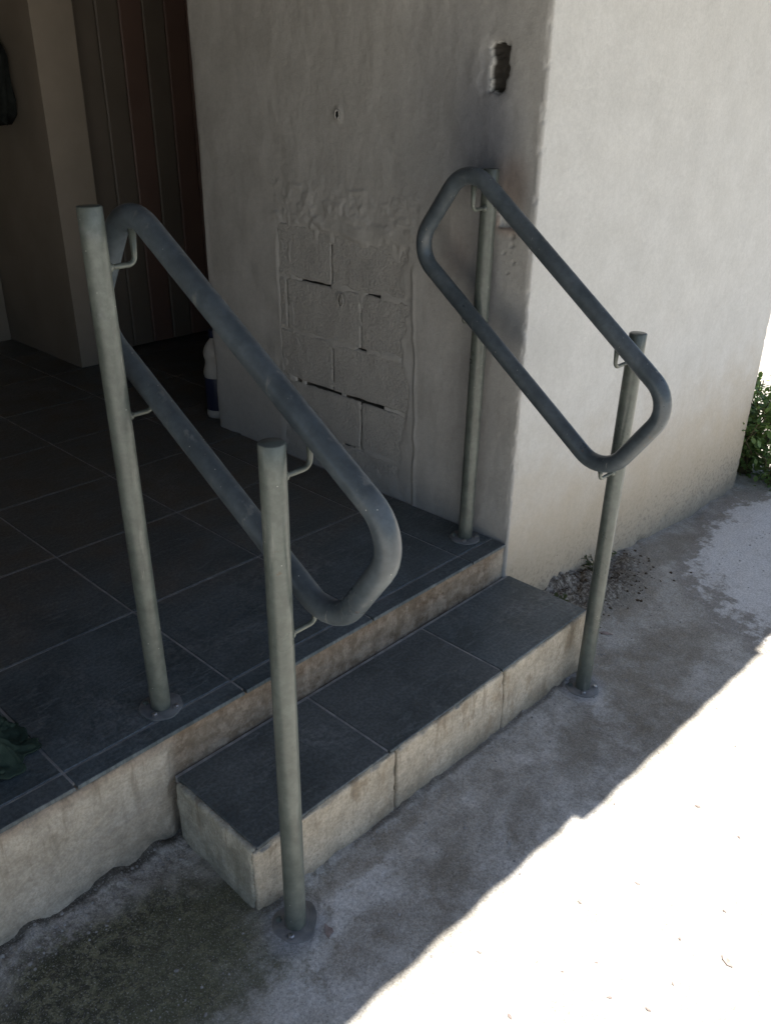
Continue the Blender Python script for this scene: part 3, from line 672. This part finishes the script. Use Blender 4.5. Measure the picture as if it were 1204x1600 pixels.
# ------------------------------------------------------------------ bottle, cloth, hanging garment
def lathe(prof, n=28, sx=1., sy=1.):
    v, f = [], []
    for r, z in prof:
        for k in range(n): a = 2*math.pi*k/n; v.append((r*sx*math.cos(a), r*sy*math.sin(a), z))
    for j in range(len(prof)-1):
        for k in range(n): l = (k+1) % n; f.append((j*n+k, j*n+l, (j+1)*n+l, (j+1)*n+k))
    f.append(tuple(range(n-1, -1, -1))); f.append(tuple((len(prof)-1)*n+k for k in range(n))); return v, f
bot = tag(empty('bottle', (1.386, 1.665, H)), 'white plastic bottle with dark blue label behind the porch wall corner', 'bottle')
v, f = lathe([(.040,0),(.052,.004),(.056,.014),(.056,.03),(.0535,.036),(.0535,.19),(.056,.196),(.056,.21),(.053,.225),(.047,.245),(.046,.262),(.051,.28),(.052,.295),(.046,.318),(.034,.338),(.022,.352),(.019,.358),(.019,.372)])
body = obj('bottle_body', v, f, M['plastic'], bot)
v, f = lathe([(.0541,.040),(.0546,.042),(.0546,.186),(.0541,.188)]); obj('bottle_label', v, f[:-2], M['blue'], body)
v, f = lathe([(.021,.362),(.023,.364),(.023,.392),(.021,.395)]); obj('cap', v, f, M['blue'], bot)
def cloth():
    n = 70; u = np.linspace(-1, 1, n); U, V_ = np.meshgrid(u, u)
    a = np.arctan2(V_, U); r = np.hypot(U, V_); k = np.maximum(np.abs(U), np.abs(V_))
    rr = k*(1+.30*vnoise(np.cos(a)*2.2, np.sin(a)*2.2, 0, 301)+.12*vnoise(np.cos(a)*6, np.sin(a)*6, 0, 302))
    x = .14*rr*np.cos(a)+.02*fbm(U*2, V_*3, 0, 3, 303); y = .125*rr*np.sin(a)+.02*fbm(U*2+9, V_*3, 0, 3, 304)
    fold = 1-np.abs(fbm(U*1.9+.4*V_, V_*1.6, 0, 2, 305, .4))*1.7
    z = .006+.055*np.clip(fold, 0, 1)**1.6*sstep(1.05, .55, r)+.010*np.clip(1-np.abs(fbm(U*4, V_*4, 0, 2, 306))*2, 0, 1)*sstep(1.25, .8, r)
    k = np.arange(n*n).reshape(n, n)
    return np.stack([x, y, z], -1).reshape(-1, 3), np.stack([k[:-1,:-1], k[:-1,1:], k[1:,1:], k[1:,:-1]], -1).reshape(-1, 4)
v, f = cloth(); cl = tag(obj('floor_cloth', v, f, M['green'], None, True, (-.355, .235, H+.003)), 'crumpled dark green cloth lying on the porch floor tiles', 'cloth')
cl.rotation_euler = (0, 0, .5); sm = cl.modifiers.new('thick', 'SOLIDIFY'); sm.thickness = .004; sm.offset = 1
# garment on a wall hook
gm = tag(empty('hanging_jacket', (1.30, 3.14, 1.98)), 'black jacket hanging on a hook in the dark at the rear left', 'jacket')
def garment():
    rows, cols_ = 26, 40; v, f = [], []
    for j in range(rows):
        t = j/(rows-1); wd = .035+.16*sstep(0, .45, t)-.03*sstep(.8, 1, t); th = .025+.05*sstep(0, .4, t)
        for k in range(cols_):
            a = 2*math.pi*k/cols_; fd = 1+.16*math.sin(7*a+2*t)*t+.1*float(vnoise(math.cos(a)*2, math.sin(a)*2, t*3, 311))
            z = -.02-.47*t+(.03*math.sin(5*a+1)+.03*float(vnoise(math.cos(a)*3, math.sin(a)*3, 0, 312)))*t**3
            v.append((-.07+th*math.cos(a)*fd, wd*math.sin(a)*fd, z))
    for j in range(rows-1):
        for k in range(cols_): l = (k+1) % cols_; f.append((j*cols_+k, (j+1)*cols_+k, (j+1)*cols_+l, j*cols_+l))
    f.append(tuple(range(cols_))); f.append(tuple((rows-1)*cols_+k for k in range(cols_-1, -1, -1)))
    return v, f
v, f = garment(); obj('jacket_body', v, f, M['black'], gm)
v, f = tube(dense(fillet([(-.09, .02, -.3), (-.1, .05, -.48), (-.09, .035, -.58), (-.085, .0, -.60)], .04), .02), .011, 8); obj('strap', v, f, M['black'], gm)
v, f = tube(fillet([(.02, 0, 0), (-.06, 0, -.005), (-.07, 0, .035)], .01), .005, 8); obj('hook', v, f, M['steel'], gm)

# ------------------------------------------------------------------ plants
def leafmesh(centres, size, droop=.3, seed=0):
    r = random.Random(seed); v, f = [], []
    for c, nrm in centres:
        s = size*r.uniform(.6, 1.25); d = Vector(nrm)+Vector((r.uniform(-.7, .7), r.uniform(-.7, .7), r.uniform(-.5, .7)))
        d = d.normalized() if d.length > 1e-3 else Vector((1, 0, 0)); sd = d.cross(Vector((r.uniform(-.4, .4), r.uniform(-.4, .4), 1))).normalized(); upv = sd.cross(d)
        c = Vector(c); b = len(v)
        v += [c, c+d*s*.35+sd*s*.3+upv*s*.06, c+d*s*.75+sd*s*.27, c+d*s+upv*(-droop*s*.3), c+d*s*.75-sd*s*.27, c+d*s*.35-sd*s*.3+upv*s*.06, c+d*s*.5-upv*s*.05]
        f += [(b, b+1, b+6), (b+1, b+2, b+6), (b+2, b+3, b+6), (b+3, b+4, b+6), (b+4, b+5, b+6), (b+5, b, b+6)]
    return v, f
def shrub(loc, rad, h, nst, nleaf, size, seed, label, group=None):
    r = random.Random(seed); root = tag(empty('shrub', loc), label, 'shrub', group); st = MB(); cs = []
    for i in range(nst):
        a = r.uniform(0, 6.28); l = r.uniform(.5, 1)*h; lean = r.uniform(.15, .7)*rad
        pts = [Vector((.05*math.cos(a), .05*math.sin(a), -.02))]
        for k in range(1, 6): t = k/5; pts.append(Vector((math.cos(a)*lean*t**1.3+r.uniform(-.03, .03), math.sin(a)*lean*t**1.3+r.uniform(-.03, .03), l*t*(1-.12*t))))
        vv, ff = tube(pts, [.006*(1-.8*k/5)+.0012 for k in range(6)], 6); st.add(vv, ff)
        for k in range(nleaf//nst):
            t = r.random()**.75; q = t*4.999; p = pts[int(q)].lerp(pts[int(q)+1], q % 1); o = Vector((r.gauss(0, 1), r.gauss(0, 1), r.gauss(0, .7))).normalized()
            cs.append((p+o*r.uniform(.01, .09), o+Vector((0, 0, .2))))
    st.build('stem', M['stem'], root, True); v, f = leafmesh(cs, size, .3, seed+1); obj('foliage', v, f, M['leaf'], root)
    return root
shrub((3.52, .06, float(gz(3.52, .06))), .42, .62, 28, 2000, .036, 5, 'bushy green shrub growing just past the far end of the wall', None)
shrub((3.95, .55, float(gz(3.95, .55))), .5, .95, 22, 1500, .045, 9, 'taller loose green shrub behind the bushy one past the wall', None)
shrub((3.47, -.13, float(gz(3.47, -.13))), .26, .26, 16, 700, .03, 15, 'low green bush spilling past the wall foot in front of the taller shrubs', None)
def weed(loc, n, h, size, seed, label):
    r = random.Random(seed); root = tag(empty('weed', loc), label, 'weed'); st = MB(); cs = []
    for i in range(n):
        a = r.uniform(0, 6.28); l = h*r.uniform(.4, 1); ln = r.uniform(.3, 1.1)*h; pts = [Vector((math.cos(a)*ln*t*t, math.sin(a)*ln*t*t*.6, l*t-.005)) for t in (0, .35, .7, 1)]
        vv, ff = tube(pts, [.0016, .0013, .001, .0006], 5); st.add(vv, ff)
        for k in range(5): t = r.uniform(.2, 1)*2.99; cs.append((pts[int(t)].lerp(pts[int(t)+1], t % 1), (math.cos(a), math.sin(a), .3)))
    st.build('stem', M['stem'], root, True); v, f = leafmesh(cs, size, .4, seed); obj('leaves', v, f, M['weed'], root)
weed((1.86, -.045, float(gz(1.86, -.045))), 16, .10, .022, 3, 'small dark weed behind the right handrail post at the wall foot')
weed((1.52, -.10, float(gz(1.52, -.10))), 14, .05, .02, 6, 'low creeping weed in the corner beside the step end')

# ------------------------------------------------------------------ loose bits
def clod(r, s):
    ph = (1+5**.5)/2; base = [(-1,ph,0),(1,ph,0),(-1,-ph,0),(1,-ph,0),(0,-1,ph),(0,1,ph),(0,-1,-ph),(0,1,-ph),(ph,0,-1),(ph,0,1),(-ph,0,-1),(-ph,0,1)]
    fa = [(0,11,5),(0,5,1),(0,1,7),(0,7,10),(0,10,11),(1,5,9),(5,11,4),(11,10,2),(10,7,6),(7,1,8),(3,9,4),(3,4,2),(3,2,6),(3,6,8),(3,8,9),(4,9,5),(2,4,11),(6,2,10),(8,6,7),(9,8,1)]
    q = (r.uniform(.7, 1.3), r.uniform(.7, 1.3), r.uniform(.4, .8))
    return [tuple(c*q[i]*s*.5*r.uniform(.75, 1.2) for i, c in enumerate(p)) for p in base], fa
r = random.Random(77)
def scatter(name, mat, cnt, region, s0, s1, label, cat):
    mb = MB()
    for i in range(cnt):
        x, y = region(r); s = r.uniform(s0, s1)*r.random()**.7+s0*.5; v, f = clod(r, s); z = float(gz(x, y)); a = r.uniform(0, 6.28); c, q = math.cos(a), math.sin(a)
        mb.add([(x+p[0]*c-p[1]*q, y+p[0]*q+p[1]*c, z+p[2]+s*.12) for p in v], f)
    return tag(mb.build(name, mat), label, cat, None, 'stuff')
scatter('soil_crumbs', M['soil'], 300, lambda r: (r.gauss(1.86, .2), -abs(r.gauss(0, .11))-.01), .0015, .0085, 'dark soil crumbs scattered at the foot of the off-white wall', 'soil')
scatter('grit', M['stone'], 420, lambda r: (r.uniform(-.55, 2.9), r.choice((r.uniform(-.72, -.33), r.uniform(-.4, -.3)))) , .0015, .005, 'pale grit strewn over the shaded concrete', 'grit')
scatter('mortar_crumbs', M['stone'], 150, lambda r: (r.uniform(-.6, -.02), -abs(r.gauss(0, .05))-.012), .0015, .006, 'pale mortar crumbs along the foot of the porch riser', 'rubble')
def leafbit(x, y, s, label, group, seed):
    r = random.Random(seed); n = 9; v = [(0, 0, .06*s)]; f = []
    for k in range(n): a = 2*math.pi*k/n; q = s*r.uniform(.35, .6)*(1.5 if k % 5 == 0 else 1); v.append((q*math.cos(a), q*.7*math.sin(a), r.uniform(0, .07)*s))
    v += [(p[0], p[1], p[2]+.0008) for p in v]
    f = [(0, 1+(k+1) % n, 1+k) for k in range(n)]+[(n+1, n+2+k, n+2+(k+1) % n) for k in range(n)]+[(1+k, 1+(k+1) % n, n+2+(k+1) % n, n+2+k) for k in range(n)]
    o = obj('dry_leaf', v, f, M['dryleaf'], None, False, (x, y, float(gz(x, y))+.0015)); o.rotation_euler = (0, 0, r.uniform(0, 6.28))
    return tag(o, label, 'leaf', group)
bits = [(1.02,-.86,.017),(1.0,-.98,.011),(.68,-.87,.012),(.54,-.8,.012),(.61,-1.01,.010),(.43,-.91,.008),(.38,-.97,.012),(.41,-1.04,.012),(.2,-.85,.012),(.87,-.70,.008),(.34,-.82,.007),(.36,-.87,.007),(1.33,-.83,.009),(.27,-.72,.011),(.50,-1.05,.009),(.75,-1.05,.009)]
for i, (x, y, s) in enumerate(bits): leafbit(x, y, s*.75, 'tiny dry leaf scrap lying on the sunlit concrete', 'leaf scraps on the sunlit yard', 400+i)
leafbit(.63, -1.11, .022, 'largest dry leaf scrap on the sunlit concrete at the lower right', None, 431)
leafbit(1.559, -.269, .035, 'dark curled leaf on the shaded concrete beside the right front post', None, 432)
leafbit(.075, -.455, .03, 'dark curled leaf beside the base plate of the near front post', None, 433)
